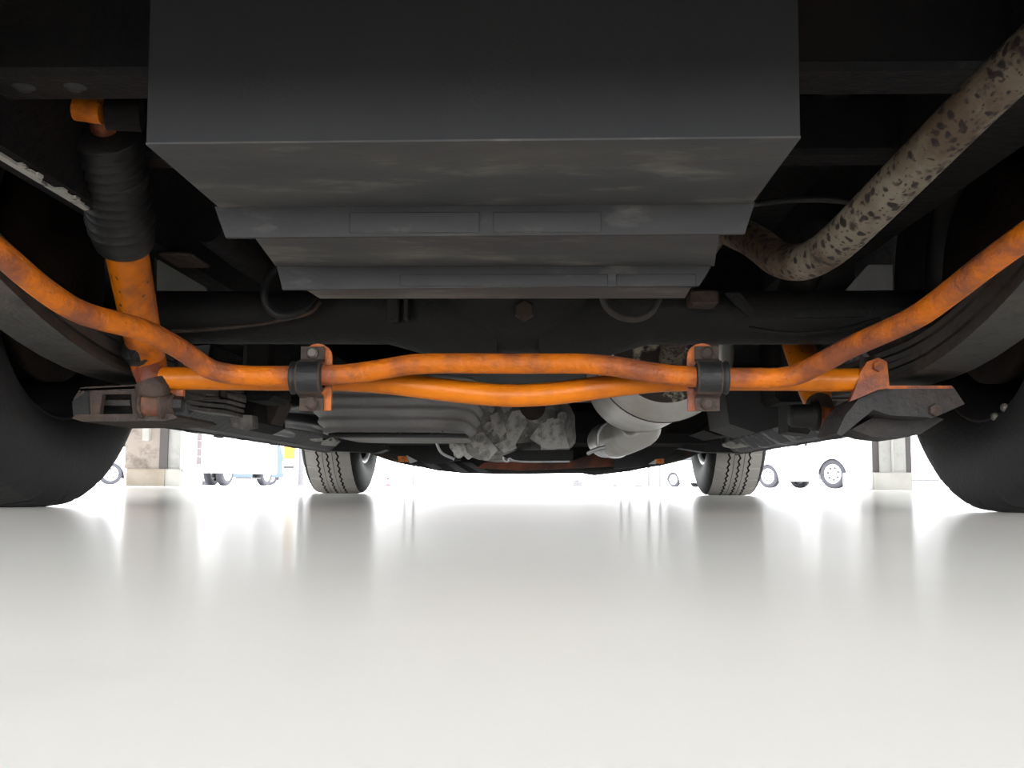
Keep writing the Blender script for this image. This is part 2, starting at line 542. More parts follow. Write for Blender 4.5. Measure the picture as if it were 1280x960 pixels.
# floor pan and frame -------------------------------------------------------
fp = MB()
fp.box((-0.86, 0.47, 0.47), (0.86, 1.05, 0.50))
fp.box((-0.62, 1.05, 0.47), (0.62, 1.90, 0.50))
fp.box((-0.86, 1.90, 0.44), (0.86, 3.58, 0.50))
fp.box((-0.62, 3.58, 0.44), (0.62, 4.46, 0.50))
fp.box((-0.86, 4.46, 0.44), (0.86, 4.94, 0.50))
for k in range(7):           # pressed swages along the pan
    x = -0.36 + 0.12 * k
    fp.box((x - 0.018, 0.5, 0.462), (x + 0.018, 4.4, 0.471), 0.004)
fpan = fp.build('floor_pan', 'undercoat', V)
for y0, y1, z0 in ((0.865, 0.93, 0.385), (1.14, 1.19, 0.40), (1.88, 1.95, 0.37), (2.75, 2.85, 0.34)):
    cm = MB().box((-0.475, y0, z0), (0.475, y1, 0.471), 0.006)
    cm.build('crossmember', 'undercoat', fpan)
for p in ((34, 100, 0.9), (98, 88, 0.9)):
    c = at(*p)
    c.z = 0.385
    MB().lathe([(0.0, -0.003), (0.006, -0.003), (0.009, 0.0), (0.012, 0.0005)], (c.x, 0.895, 0.3848), (0, 0, 1), 14).build('hole_disc', 'black', fpan)  # black disc paints in the dark of a small hole
for sx in (-1, 1):
    if sx < 0:      # rail with a sloping underside
        sec = [(-0.475, 0.34), (-0.462, 0.343), (-0.447, 0.445), (-0.447, 0.47), (-0.50, 0.47), (-0.50, 0.345)]
    else:
        sec = [(0.505, 0.365), (0.44, 0.370), (0.43, 0.380), (0.43, 0.47), (0.52, 0.47), (0.52, 0.38)]
    fr = MB().prism([(x, 0.5, z) for x, z in sec], (0, 4.1, 0))
    r_ = fr.build('frame_rail', 'undercoat', V)
    if sx < 0:
        b = MB()
        # flaked strip along the lower outer flange of the rail
        for i in range(22):
            y = 0.93 + i * 0.0105
            wd = 0.006 + 0.009 * abs(noise.noise(Vector((i * 0.37, 2, 0)))) * 2
            if i in (9, 10, 11):
                wd = 0.004
            b.box((-0.4765, y, 0.3375), (-0.4765 + wd, y + 0.0112, 0.3405))
        b.build('flaked_paint', 'chip', r_, 'pale flaked paint on rail edge')
        MB().box((-0.475, 1.36, 0.335), (-0.43, 1.44, 0.341), 0.002).build('rail_plate', 'rusty', r_)
    # hanger and shackle of the springs at the rail
    MB().box((sx * 0.53, 1.95, 0.19), (sx * 0.47, 2.1, 0.36), 0.01).build('spring_hanger', 'undercoat', r_)
# shock upper crossmember strut from rail down to the axle zone (diagonal brace seen behind the shock)
MB().tube([(-0.39, 1.30, 0.36), (-0.33, 1.70, 0.31)], 0.022, 12).build('brace_strut', 'undercoat', V)
MB().tube([(0.40, 1.36, 0.36), (0.42, 1.62, 0.315)], 0.026, 12).build('brace_strut', 'undercoat', V)
# pale inner body panel glimpsed over the axle
for pts in (((196, 325), (240, 325), (262, 372), (196, 372)), ((1058, 362), (1086, 331), (1116, 331), (1116, 372), (1058, 372))):
    p = [at(x, y, 1.66) for x, y in pts]
    MB().prism(p, (0, 0.01, 0)).build('inner_panel', 'panelgrey', V, 'pale inner body panel')

# stepped tray in the middle -------------------------------------------------
def xr(l, r, y, Y):
    return at(l, y, Y).x, at(r, y, Y).x


t = MB()
x0, x1 = xr(183, 1000, 175, 0.75)
zb = at(591, 176, 0.75).z
t.prism([at(x, y, 0.75) for x, y in ((183, 180), (1000, 172), (996, -90), (191, -90))], (0, 0.178, 0))
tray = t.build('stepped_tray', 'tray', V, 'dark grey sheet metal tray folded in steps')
MB().prism([at(x, y, 0.7485) for x, y in ((182, 180.5), (1001, 172.5), (1001, 170), (182, 178))], (0, 0.181, 0)).build('tray_bottom', 'traydust_lit', tray, 'dusty folded tray underside, lightened as if lit')
x2, x3 = xr(270, 941, 265, 0.93)
z2 = at(600, 294, 0.93).z
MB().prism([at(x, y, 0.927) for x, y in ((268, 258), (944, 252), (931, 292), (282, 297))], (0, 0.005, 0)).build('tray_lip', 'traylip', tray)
x4, x5 = xr(316, 899, 296, 0.932)
x6, x7 = xr(345, 893, 333, 1.07)
t = MB()
zt = 0.40
t.add([(x4, 0.932, z2 + 0.001), (x5, 0.932, z2 + 0.001), (x7, 1.07, z2 + 0.001), (x6, 1.07, z2 + 0.001),
       (x4, 0.932, zt), (x5, 0.932, zt), (x7, 1.07, zt), (x6, 1.07, zt)],
      [(0, 1, 2, 3), (4, 5, 6, 7), (0, 1, 5, 4), (1, 2, 6, 5), (2, 3, 7, 6), (3, 0, 4, 7)])
t.build('tray_step', 'traydust_lit', tray)
z3 = at(620, 360, 1.07).z
x8, x9 = xr(351, 872, 345, 1.07)
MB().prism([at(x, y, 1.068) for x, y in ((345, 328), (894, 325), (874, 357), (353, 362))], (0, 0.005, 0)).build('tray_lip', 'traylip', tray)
xa, xb = xr(378, 864, 361, 1.073)
xc, xd = xr(400, 856, 375, 1.137)
t = MB()
t.add([(xa, 1.073, z3 + 0.001), (xb, 1.073, z3 + 0.001), (xd, 1.137, z3 + 0.001), (xc, 1.137, z3 + 0.001),
       (xa, 1.073, zt), (xb, 1.073, zt), (xd, 1.137, zt), (xc, 1.137, zt)],
      [(0, 1, 2, 3), (4, 5, 6, 7), (0, 1, 5, 4), (1, 2, 6, 5), (2, 3, 7, 6), (3, 0, 4, 7)])
t.build('tray_step', 'traydust_lit', tray)
for l, r in ((437, 600), (616, 752)):
    a0, a1 = xr(l, r, 275, 0.927)
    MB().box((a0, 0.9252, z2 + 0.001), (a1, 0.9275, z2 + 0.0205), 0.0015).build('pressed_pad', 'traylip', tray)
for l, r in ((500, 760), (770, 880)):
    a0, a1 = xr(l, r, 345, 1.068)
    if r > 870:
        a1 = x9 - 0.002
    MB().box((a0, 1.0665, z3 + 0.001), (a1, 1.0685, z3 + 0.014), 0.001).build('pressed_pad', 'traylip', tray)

# rear axle -------------------------------------------------------------------
AY = 1.53
zl, zh = at(640, 430, AY).z, at(640, 364, AY).z
za, ra = (zl + zh) / 2, (zh - zl) / 2
ax = MB()
pts = [(-0.60, AY, za + 0.006), (-0.5, AY, za), (0.5, AY, za), (0.60, AY, za + 0.006)]
ax.tube(pts, ra, 28, 3)
axle = ax.build('rear_axle', 'axleblack', V, 'black rear axle housing')
df = MB()
# banjo housing: disc facing the camera, blended to the tube
prof = [(0.0, -0.11), (0.05, -0.108), (0.085, -0.095), (0.108, -0.07), (0.118, -0.045), (0.128, -0.04), (0.13, -0.015), (0.13, 0.03), (0.10, 0.07), (0.05, 0.09)]
df.lathe(prof, (at(648, 440, AY).x, AY, za + 0.075), (0, 1, 0), 56)
n = 18
cx = at(648, 440, AY).x
for sx in (-1, 1):           # tapering shoulders of the banjo
    rings = []
    for i in range(n + 1):
        u = i / n
        x = cx + sx * (0.03 + 0.24 * u)
        dz = 0.045 * 0.5 * (1 + math.cos(PI * u))
        rings.append((x, za + 0.01 - dz * 0.25, ra + dz * 0.75, ra + 0.02 * (1 - u)))
    v, f = [], []
    sg = 24
    for x, zc, rz, ry_ in rings:
        for k in range(sg):
            a = 2 * PI * k / sg
            v.append((x, AY + ry_ * math.cos(a), zc + rz * math.sin(a)))
    for i in range(n):
        for k in range(sg):
            k2 = (k + 1) % sg
            f.append((i * sg + k, i * sg + k2, (i + 1) * sg + k2, (i + 1) * sg + k))
    df.add(v, f, True)
df.build('differential_housing', 'axleblack', axle, 'black banjo differential cover')
MB().lathe([(0, -0.014), (0.012, -0.014), (0.014, -0.010), (0.014, 0)], at(655, 385, 1.40) + Vector((0, 0.03, 0)), (0, 1, 0), 6, False).build('drain_plug', 'rusty', axle)
# small bracket on the axle with two ears
p = at(497, 392, 1.48)
MB().box(p + Vector((-0.014, -0.02, -0.013)), p + Vector((0.004, 0.02, 0.02)), 0.002).box(
    p + Vector((0.010, -0.02, -0.011)), p + Vector((0.018, 0.02, 0.02)), 0.002).build('axle_bracket', 'axleblack', axle)
p = at(880, 378, 1.47)
MB().box(p + Vector((-0.022, -0.02, -0.006)), p + Vector((0.018, 0.03, 0.015)), 0.003).build('axle_bracket', 'rusty', axle)
# welded seam ridge and saddle plate on the right part of the axle
q = [at(x, y, 1.485) for x, y in ((905, 366), (925, 366), (945, 390), (1080, 388), (1080, 396), (940, 398), (918, 380))]
MB().prism(q, (0, 0.03, 0)).build('axle_gusset', 'axleblack', axle)
# brake pipes and hoses
MB().tube([at(*p) for p in ((215, 414, 1.47), (260, 412, 1.47), (330, 404, 1.47), (385, 392, 1.47), (400, 378, 1.48))], 0.0028, 8).build('brake_line', 'rusty', axle)
MB().tube([at(*p) for p in ((352, 330, 1.40), (336, 345, 1.39), (330, 368, 1.38), (338, 388, 1.38), (358, 395, 1.38), (378, 386, 1.39), (392, 370, 1.42))], 0.0055, 10).build('brake_hose', 'black', axle)
MB().tube([at(*p) for p in ((752, 366, 1.36), (757, 382, 1.36), (772, 395, 1.36), (794, 399, 1.36), (812, 392, 1.36), (824, 374, 1.37))], 0.0045, 10).build('brake_hose', 'leaf', axle)
MB().tube([at(*p) for p in ((935, 410, 1.46), (990, 417, 1.46), (1050, 412, 1.46), (1100, 398, 1.47))], 0.003, 8).build('brake_line', 'axleblack', axle)

# leaf springs -------------------------------------------------------------------
def spring(sx):
    cxs = sx * 0.553
    hw_ = 0.032
    zc = 0.178
    ys0, ys1 = 0.62, 2.06
    def zz(y):
        d_ = abs(y - 1.45)
        if y < 1.45:
            return zc + (0.40 * d_ * d_ if d_ < 0.4 else 0.064 + 0.32 * (d_ - 0.4))
        return zc + 0.056 * d_ * d_
    thick = 0.0078
    parts = []
    specs = [(0, ys0, ys1), (1, 0.64, 2.03), (2, 0.74, 1.95), (3, 0.90, 1.88), (4, 1.02, 1.78)]
    main = None
    for i, y0, y1 in specs:
        lv = 3 - i if True else i
        # leaf 0 lies at the bottom here and is the longest one seen
        v, f = [], []
        n_ = 22
        ii = i
        for k in range(n_ + 1):
            y = y0 + (y1 - y0) * k / n_
            zb_ = zz(y) + ii * (thick + 0.0022)
            inset = (0.0, 0.004, 0.0015, 0.005, 0.002)[ii]
            v += [(cxs - hw_ + inset, y, zb_), (cxs + hw_ - inset, y, zb_), (cxs + hw_ - inset, y, zb_ + thick), (cxs - hw_ + inset, y, zb_ + thick)]
        for k in range(n_):
            for e in range(4):
                f.append((k * 4 + e, k * 4 + (e + 1) % 4, k * 4 + 4 + (e + 1) % 4, k * 4 + 4 + e))
        f += [(0, 1, 2, 3), (n_ * 4 + 3, n_ * 4 + 2, n_ * 4 + 1, n_ * 4)]
        m_ = MB().add(v, f)
        if main is None:
            main = m_.build('leaf_spring', 'leaf', V, 'dusty brown multi-leaf spring')
        else:
            m_.build('leaf', 'leaf', main)
    for y in (1.80,):
        z_ = zz(y)
        MB().box((cxs - hw_ - 0.004, y - 0.014, z_ - 0.004), (cxs + hw_ + 0.004, y + 0.014, z_ - 0.0005)).box(
            (cxs - hw_ - 0.004, y - 0.014, z_ - 0.004), (cxs - hw_ - 0.0005, y + 0.014, z_ + 0.045)).box(
            (cxs + hw_ + 0.0005, y - 0.014, z_ - 0.004), (cxs + hw_ + 0.004, y + 0.014, z_ + 0.045)).build('spring_clip', 'rusty', main)
    # block between spring and axle
    MB().box((cxs - 0.03, 1.42, zc + 0.05), (cxs + 0.03, 1.58, zl + 0.012), 0.004).build('spring_block', 'axleblack', main)
    for dy in (0.165,):
        for dx in (-0.040, 0.040):
            MB().tube([(cxs + dx, 1.43 + dy * 0.8, 0.145), (cxs + dx, 1.43 + dy * 0.8, 0.225)], 0.006, 10).build('u_bolt', 'rusty', main)
    return main


spl_ = spring(-1)
spring(1)
for k in range(4):        # stepped ends of the front half of the left pack
    yy = 488 + k * 6.6
    MB().prism([at(230, yy, 1.83), at(284 - k * 1.5, yy + 4.5, 1.83), at(284 - k * 1.5, yy + 9, 1.83), at(236, yy + 4.6, 1.83)], (0, 0.12, 0)).build('leaf_end', 'leafend', spl_)

# left spring plate with a window, as a pressed bracket
Yp = 1.375
def P(pts, Y):
    return [at(x, y, Y) for x, y in pts]
sp = MB()
sp.prism(P(((92, 498), (100, 486), (206, 481), (206, 492), (128, 493), (124, 519), (95, 520)), Yp), (0, 0.012, 0))
sp.prism(P(((95, 518), (215, 517), (222, 522), (208, 526), (103, 527), (90, 523)), Yp - 0.004), (0, 0.17, 0))
sp.prism(P(((164, 492), (176, 492), (178, 519), (166, 519)), Yp), (0, 0.012, 0))
sp.prism(P(((100, 484), (206, 479), (206, 484), (100, 489)), Yp), (0, 0.17, 0))
spl = sp.build('spring_plate', 'rusty', V, 'rusty spring clamp plate with square window')
MB().prism(P(((130, 500), (162, 500), (163, 507), (129, 507)), Yp + 0.03), (0, 0.02, 0)).build('plate_web', 'leaf', spl)
MB().prism(P(((90, 502), (110, 488), (112, 520), (92, 522)), Yp - 0.003), (0, 0.02, 0)).build('plate_ear', 'axleblack', spl)
# right spring plate
sp = MB()
sp.prism(P(((1096, 488), (1112, 484), (1192, 484), (1206, 505), (1168, 522), (1112, 519), (1092, 512), (1070, 530), (1052, 545), (1046, 542), (1056, 520), (1072, 500)), Yp), (0, 0.10, 0))
sp.prism(P(((1064, 537), (1095, 520), (1165, 520), (1180, 524), (1150, 543), (1120, 549), (1090, 546)), Yp + 0.06), (0, 0.08, 0))
spr = sp.build('spring_plate', 'plate', V, 'dark brown spring clamp plate')
MB().prism(P(((1110, 482), (1190, 482), (1192, 485.5), (1108, 486)), Yp - 0.002), (0, 0.02, 0)).build('plate_rim', 'orange_worn', spr, 'orange edge of plate')
p = at(1168, 513, Yp)
MB().lathe([(0, -0.008), (0.008, -0.007), (0.009, 0)], p, (0, 1, 0), 6, False).build('plate_bolt', 'rusty', spr)

# brace bar between the spring plates -------------------------------------------
Yb = 1.372
bar = MB().tube([at(x, y, Yb) for x, y in ((196, 473), (250, 473), (330, 474), (400, 474), (440, 475), (490, 479), (545, 486), (600, 492), (640, 494.5),
                                       (690, 492), (745, 485), (800, 478), (840, 475), (900, 474), (980, 474), (1050, 475), (1090, 474))], 0.0152, 20, 4)
brace = bar.build('brace_bar', 'orange_clean', V, 'thick orange tube bowed down in the middle')
fla = MB().prism(P(((1068, 489), (1075, 466), (1084, 452), (1098, 447), (1109, 452), (1112, 485), (1098, 487), (1075, 497), (1062, 502)), Yb - 0.016), (0, 0.012, 0))
fla.build('end_flange', 'orange_worn', brace, 'worn orange end flange')
MB().prism(P(((205, 483), (230, 483), (229, 496), (222, 499), (213, 490)), Yb + 0.004), (0, 0.006, 0)).build('end_flange', 'orange_worn', brace)
MB().lathe([(0, -0.006), (0.007, -0.006), (0.0075, 0)], at(1097, 458, Yb - 0.016), (0, 1, 0), 6, False).build('flange_bolt', 'orange_worn', brace)

# anti-roll bar ---------------------------------------------------------------------
path = [(-150, 205, 0.84), (-70, 262, 0.91), (0, 316, 0.98), (55, 362, 1.05), (105, 392, 1.11), (180, 413, 1.19), (226, 437, 1.25), (262, 461, 1.285),
        (300, 469, 1.30), (345, 470, 1.30), (385, 469, 1.30), (430, 468, 1.30), (470, 463, 1.30), (512, 456, 1.30), (560, 454, 1.30), (640, 454.5, 1.30),
        (720, 454.5, 1.30), (765, 457.5, 1.30), (810, 465, 1.30), (850, 470, 1.30), (888, 472, 1.30), (950, 473, 1.30), (990, 470, 1.295),
        (1022, 456, 1.27), (1065, 433, 1.22), (1140, 399, 1.13), (1190, 364, 1.06), (1235, 329, 1.00), (1290, 290, 0.95), (1370, 238, 0.87)]
arb = MB().tube([at(*p) for p in path], 0.0129, 20, 4).build('anti_roll_bar', 'orange_bar', V, 'flaking orange anti-roll bar')

for q, sx in ((path[0], -1), (path[-1], 1)):     # drop links up to the rails
    e_ = at(*q)
    MB().lathe([(0.0, -0.016), (0.019, -0.016), (0.021, 0.0), (0.019, 0.016), (0.0, 0.016)], e_, (1, 0, 0), 20).build('link_bush', 'black', arb)
    MB().tube([e_ + Vector((-sx * 0.022, 0, -0.02)), e_ + Vector((-sx * 0.022, 0.01, 0.05)), Vector((sx * 0.46, e_.y + 0.02, 0.375))], 0.007, 10).build('drop_link', 'axleblack', arb)


def clamp(px, tilt):
    Yc = 1.28
    c = at(px, 470, Yc)
    k = Yc / FPX
    # orange base plate behind
    pl = []
    w2, hh = 19 * k, 40 * k
    for a in range(9):
        an = PI * a / 8
        pl.append((c.x + 0.005 * tilt + w2 * math.cos(an), 1.318, c.z + hh - 0.010 + 0.0165 * math.sin(an)))
    pl += [(c.x + 0.005 * tilt - w2, 1.318, c.z - hh - 0.001), (c.x + 0.005 * tilt + w2, 1.318, c.z - hh - 0.001)]
    base = MB().prism(pl, (0, 0.006, 0))
    base = base.build('clamp_plate', 'orange_worn', arb, 'orange clamp backing plate')
    # D strap (front) with tabs
    st = MB()
    hw2 = 15.5 * k
    arc = [(-0.011 - 0.022 * math.cos(math.radians(a)), 0.0215 * math.sin(math.radians(a))) for a in range(80, -81, -10)]
    prof = [(0.0, 0.041), (0.0, 0.025), (-0.004, 0.0225)] + arc + [(-0.004, -0.0225), (0.0, -0.025), (0.0, -0.0405)]
    yo = 1.312
    inner = [(y + 0.0035, z * 0.93) for y, z in prof]
    poly = [(c.x - hw2, yo + y, c.z + z) for y, z in prof] + [(c.x - hw2, yo + y, c.z + z) for y, z in reversed(inner)]
    st.prism(poly, (2 * hw2, 0, 0))
    st.build('clamp_strap', 'rusty', arb, 'rusty clamp strap')
    # rubber bush
    MB().lathe([(0.0132, -0.0235), (0.0200, -0.0235), (0.0212, -0.0215), (0.0200, -0.0185), (0.0188, -0.016), (0.0188, 0.014), (0.0165, 0.0165), (0.0132, 0.0165)],
               (c.x, 1.301, c.z), (tilt, 0, 0), 28).build('rubber_bush', 'black', arb, 'black rubber bush')
    mid = [(y - 0.0008, z) for y, z in prof if abs(z) < 0.0198 and y < -0.012]
    mid_in = [(y + 0.002, z) for y, z in mid]
    MB().prism([(c.x - hw2 * 0.86, yo + y, c.z + z) for y, z in mid] + [(c.x - hw2 * 0.86, yo + y, c.z + z) for y, z in reversed(mid_in)],
               (2 * hw2 * 0.86, 0, 0)).build('strap_face', 'black', arb, 'black painted strap face')
    for dz in (0.0325, -0.0315):
        MB().lathe([(0, -0.006), (0.005, -0.006), (0.0075, -0.004), (0.0085, 0.0)], (c.x, yo, c.z + dz), (0, 1, 0), 12, False).build(
            'clamp_bolt', 'boltgrey' if (dz > 0 and px < 500) else 'rusty', arb)


clamp(383, 1)
clamp(889, -1)

# shock absorbers ----------------------------------------------------------------------
lo, hi = at(186, 462, 1.395), at(124, 132, 1.06)
A = (hi - lo)
L = A.length
An = A.normalized()
sh = MB()
sh.tube([lo + An * 0.012, lo + An * 0.03, lo + An * L * 0.60], [0.0205, 0.0235, 0.0255], 28, 3)
shock = sh.build('shock_absorber', 'orange', V, 'orange shock absorber with ribbed black boot')
bo = []
h0, h1 = L * 0.535, L * 0.93
bo += [(0.0262, h0), (0.0315, h0 + 0.001), (0.034, h0 + 0.006), (0.0365, h0 + 0.02)]
nr = 11
for k in range(nr):
    u = k / (nr - 1)
    hh = h0 + 0.024 + (h1 - h0 - 0.024) * (k + 0.0) / nr
    st_ = (h1 - h0 - 0.024) / nr
    big = 0.0385 + 0.001 * math.sin(k * 2.3)
    bo += [(big - 0.0075, hh + st_ * 0.12), (big, hh + st_ * 0.5), (big - 0.001, hh + st_ * 0.65)]
bo += [(0.026, h1), (0.0, h1)]
bt = MB().lathe(bo, lo, An, 40)
for v_ in bt.v:                      # soft, uneven folds
    nv = noise.noise_vector(v_ * 26.0)
    v_ += nv * 0.0022
bt.build('boot', 'black', shock, 'black wrinkled rubber boot')
tp = lo + An * (L * 0.955)
MB().tube([lo + An * L * 0.92, lo + An * (L + 0.005)], 0.0135, 16).build('upper_eye', 'orange_worn', shock)
u = at(112, 140, 1.02)
MB().tube([u + Vector((-0.014, 0, 0.004)), u + Vector((0.014, 0, 0.0))], 0.0125, 20).build('upper_bush', 'orange', shock, 'orange upper shock bush')
MB().tube([u + Vector((0.016, 0.004, 0)), u + Vector((0.05, 0.01, 0))], 0.017, 20).build('upper_mount', 'undercoat', shock)
# lower eye and bolt
e = at(190, 505, 1.372)
lm = MB().tube([at(184, 440, 1.385), at(188, 458, 1.378), at(190, 474, 1.372), at(191, 484, 1.370)], [0.0222, 0.0215, 0.0205, 0.017], 24, 4)
lm.tube([at(170, 456, 1.372), at(176, 468, 1.368), at(184, 478, 1.366)], [0.008, 0.0095, 0.010], 12, 3)
lm.build('lower_mount', 'orange_worn', shock, 'worn orange lower shock lug')
MB().tube([at(189, 477, 1.366), at(191, 484, 1.366), at(191, 491, 1.368)], [0.0215, 0.0235, 0.0215], 24, 3).build('lug_weld', 'rusty', shock)
MB().tube([e + Vector((-0.013, 0, 0)), e + Vector((0.013, 0, 0))], 0.0165, 24).build('lower_bush', 'rustorange', shock)
MB().lathe([(0, -0.016), (0.0175, -0.016), (0.0195, -0.012), (0.0195, -0.0095), (0.0165, -0.009)], e, (1, 0, 0), 24).build('washer', 'rusty', shock)
MB().lathe([(0.0165, 0.013), (0.0205, 0.0135), (0.0205, 0.017), (0.013, 0.0185), (0.0125, 0.03), (0.0, 0.03)], e, (1, 0, 0), 24).build('lock_nut', 'rusty', shock)
MB().lathe([(0.0, 0.03), (0.011, 0.03), (0.0105, 0.042), (0.0, 0.044)], e, (1, 0, 0), 6, False).build('bolt_end', 'axleblack', shock)
g = at(167, 440, 1.345)
st = MB().lathe([(0, -0.012), (0.011, -0.011), (0.0145, -0.006), (0.0145, 0.004), (0.019, 0.006), (0.019, 0.014), (0, 0.014)], g, (0.3, 1, 0), 14, False)
for v_ in st.v:
    v_ += noise.noise_vector(v_ * 90.0) * 0.003
st.build('greasy_nut', 'black', shock, 'greasy black nut')
# right shock, ahead of the axle
lo, hi = at(1029, 520, 1.57), at(962, 330, 2.0)
An = (hi - lo).normalized()
s2 = MB().tube([lo + An * 0.03, lo + An * 0.05, lo + An * 0.10, lo + An * 0.26], [0.017, 0.022, 0.0245, 0.0255], 28, 2)
shock2 = s2.build('shock_absorber', 'orange', V, 'orange shock absorber ahead of the axle')
MB().tube([lo, lo + An * 0.034], [0.018, 0.02], 20).build('lower_mount', 'rusty', shock2)
MB().tube([lo + Vector((-0.006, 0, -0.001)), lo + Vector((0.020, 0, -0.001))], 0.0155, 22).build('lower_bush', 'orange_worn', shock2)
MB().lathe([(0, -0.05), (0.015, -0.05), (0.017, -0.046), (0.018, -0.02), (0.0225, -0.018), (0.0225, -0.008), (0.0, -0.008)], lo, (1, 0, 0), 24).build('lock_nut', 'axleblack', shock2)
p0 = lo + An * 0.26
MB().lathe([(0.024, 0), (0.031, 0.005), (0.029, 0.03), (0.032, 0.05), (0.029, 0.07), (0.032, 0.09), (0.02, 0.13)], p0, An, 28).build('boot', 'black', shock2)

# exhaust -----------------------------------------------------------------------------------
ex = [(1440, -70, 0.66), (1330, 28, 0.71), (1265, 88, 0.75), (1205, 146, 0.79), (1145, 206, 0.84), (1090, 261, 0.90), (1052, 298, 0.96), (1026, 318, 1.01),
      (1000, 328, 1.05), (974, 324, 1.09), (952, 308, 1.12), (928, 294, 1.16), (895, 288, 1.24), (868, 330, 1.45), (848, 400, 1.74), (838, 452, 1.92)]
pipe = MB().tube([at(*p) for p in ex], [0.0186] * 10 + [0.0183] * 3 + [0.022] * 3, 24, 5).build('exhaust_pipe', 'pipe', V, 'rust speckled exhaust tail pipe')
mx, mz, mr = 0.272, 0.290, 0.128
mf = MB().lathe([(mr, 2.02), (mr, 2.56), (mr - 0.004, 2.575), (mr - 0.02, 2.59), (0.05, 2.60), (0.0, 2.60)], (mx, 0, mz), (0, 1, 0), 56)
muf = mf.build('muffler', 'muffler', V, 'grey aluminised muffler drum')
MB().lathe([(mr + 0.002, 2.045), (mr + 0.006, 2.035), (mr + 0.006, 2.02), (mr + 0.001, 2.012), (mr - 0.002, 2.006), (mr - 0.028, 1.987)],
           (mx, 0, mz), (0, 1, 0), 56).build('end_ring', 'muffler', muf, 'pale rolled edge of muffler end')
MB().lathe([(mr - 0.028, 1.987), (0.06, 1.965), (0, 1.96)], (mx, 0, mz), (0, 1, 0), 56).build('end_cap', 'muffler_end', muf, 'flaking rusty muffler end')
MB().lathe([(mr + 0.003, 2.052), (mr + 0.0072, 2.049), (mr + 0.0072, 2.043), (mr + 0.003, 2.040)], (mx, 0, mz), (0, 1, 0), 56).build('end_seam', 'rusty', muf, 'dark crimped seam')
a0, a1, a2 = at(800, 536, 2.60), at(772, 549, 2.86), at(752, 551, 3.12)
MB().tube([a0 + Vector((0, -0.03, 0.01)), a0, a1, a2], [0.046, 0.048, 0.048, 0.043], 28, 4).build('front_pipe', 'muffler', muf, 'silver exhaust front pipe')
ad = (a2 - a1).normalized()
MB().tube([a1 + ad * 0.05, a1 + ad * 0.20], 0.0500, 28).build('pipe_sleeve', 'silver', muf, 'bright silver pipe sleeve')
for q in (0.0, 0.02):
    MB().tube([a1 + ad * (0.03 + q), a1 + ad * (0.042 + q)], 0.0525, 28).build('pipe_band', 'silver', muf)
MB().tube([at(770, 556, 2.80), at(745, 562, 2.84), at(735, 567, 2.86)], 0.006, 8).build('pipe_hanger', 'silver', muf)

# ribbed black tank, left -----------------------------------------------------------------------
cxk, cyk = at(480, 510, 2.2).x, 2.52
ft = MB()
zt0, zt1 = at(490, 541, 2.25).z, at(490, 470, 2.25).z
loops = []
NL = 40
for i in range(NL + 1):
    u = i / NL
    sc = 0.80 + 0.20 * (1 - (1 - u) ** 2.2)
    rib = 0.008 * (0.5 + 0.5 * math.cos(u * 2 * PI * 5.2))
    loops.append((zt0 + (zt1 - zt0) * u, 0.185 * sc + rib * 0.8, 0.30 * (0.93 + 0.07 * sc) + rib))
sg = 72
v, f = [], []
for z_, a_, b_ in loops:
    for k in range(sg):
        th = 2 * PI * k / sg
        c_, s_ = math.cos(th), math.sin(th)
        e_ = 2 / 5.0
        v.append((cxk - (0.045 * (1 - (z_ - zt0) / (zt1 - zt0))) * (-1) * 0 + a_ * math.copysign(abs(c_) ** e_, c_), cyk + b_ * math.copysign(abs(s_) ** e_, s_), z_))
for i in range(NL):
    for k in range(sg):
        k2 = (k + 1) % sg
        f.append((i * sg + k, i * sg + k2, (i + 1) * sg + k2, (i + 1) * sg + k))
ft.add(v, f, True)
ft.add([v[k] for k in range(sg)], [tuple(range(sg))])
ft.add([v[NL * sg + k] for k in range(sg)], [tuple(range(sg))])
ftk = ft.build('fuel_tank', 'ribbed', V, 'dusty black fuel tank with horizontal ribs')
l_, r_ = at(410, 543, 2.24).x, at(583, 543, 2.24).x
MB().box((l_, 2.24, zt0 - 0.009), (r_, 2.31, zt0 - 0.002), 0.002).build('tank_flange', 'black', ftk)
for px in (500, 540, 552):
    p = at(px, 540, 2.238)
    MB().box(p + Vector((-0.004, -0.003, -0.004)), p + Vector((0.004, 0.003, 0.003)), 0.001).build('flange_bolt', 'boltgrey', ftk)

# gearbox ------------------------------------------------------------------------------------------
Yg = 2.95
gb = MB()
gc = at(636, 528, Yg)
ring = []
for (yy, sx_, sz_) in ((Yg - 0.02, 0.13, 0.075), (Yg + 0.02, 0.155, 0.095), (Yg + 0.10, 0.165, 0.102), (Yg + 0.2, 0.185, 0.112), (Yg + 0.42, 0.20, 0.115), (Yg + 0.5, 0.2, 0.115)):
    row = []
    for k in range(40):
        th = 2 * PI * k / 40
        c_, s_ = math.cos(th), math.sin(th)
        p = Vector((gc.x + sx_ * math.copysign(abs(c_) ** 0.7, c_), yy, gc.z + 0.014 + sz_ * math.copysign(abs(s_) ** 0.7, s_)))
        p += noise.noise_vector(p * 18.0) * 0.009
        row.append(p)
    ring.append(row)
v = [p for r in ring for p in r]
f = []
for i in range(len(ring) - 1):
    for k in range(40):
        k2 = (k + 1) % 40
        f.append((i * 40 + k, i * 40 + k2, (i + 1) * 40 + k2, (i + 1) * 40 + k))
gb.add(v, f, False)
gb.add(ring[0], [tuple(range(40))])
gear = gb.build('gearbox', 'castdark', V, 'cast aluminium gearbox casing')
rnd = random.Random(3)
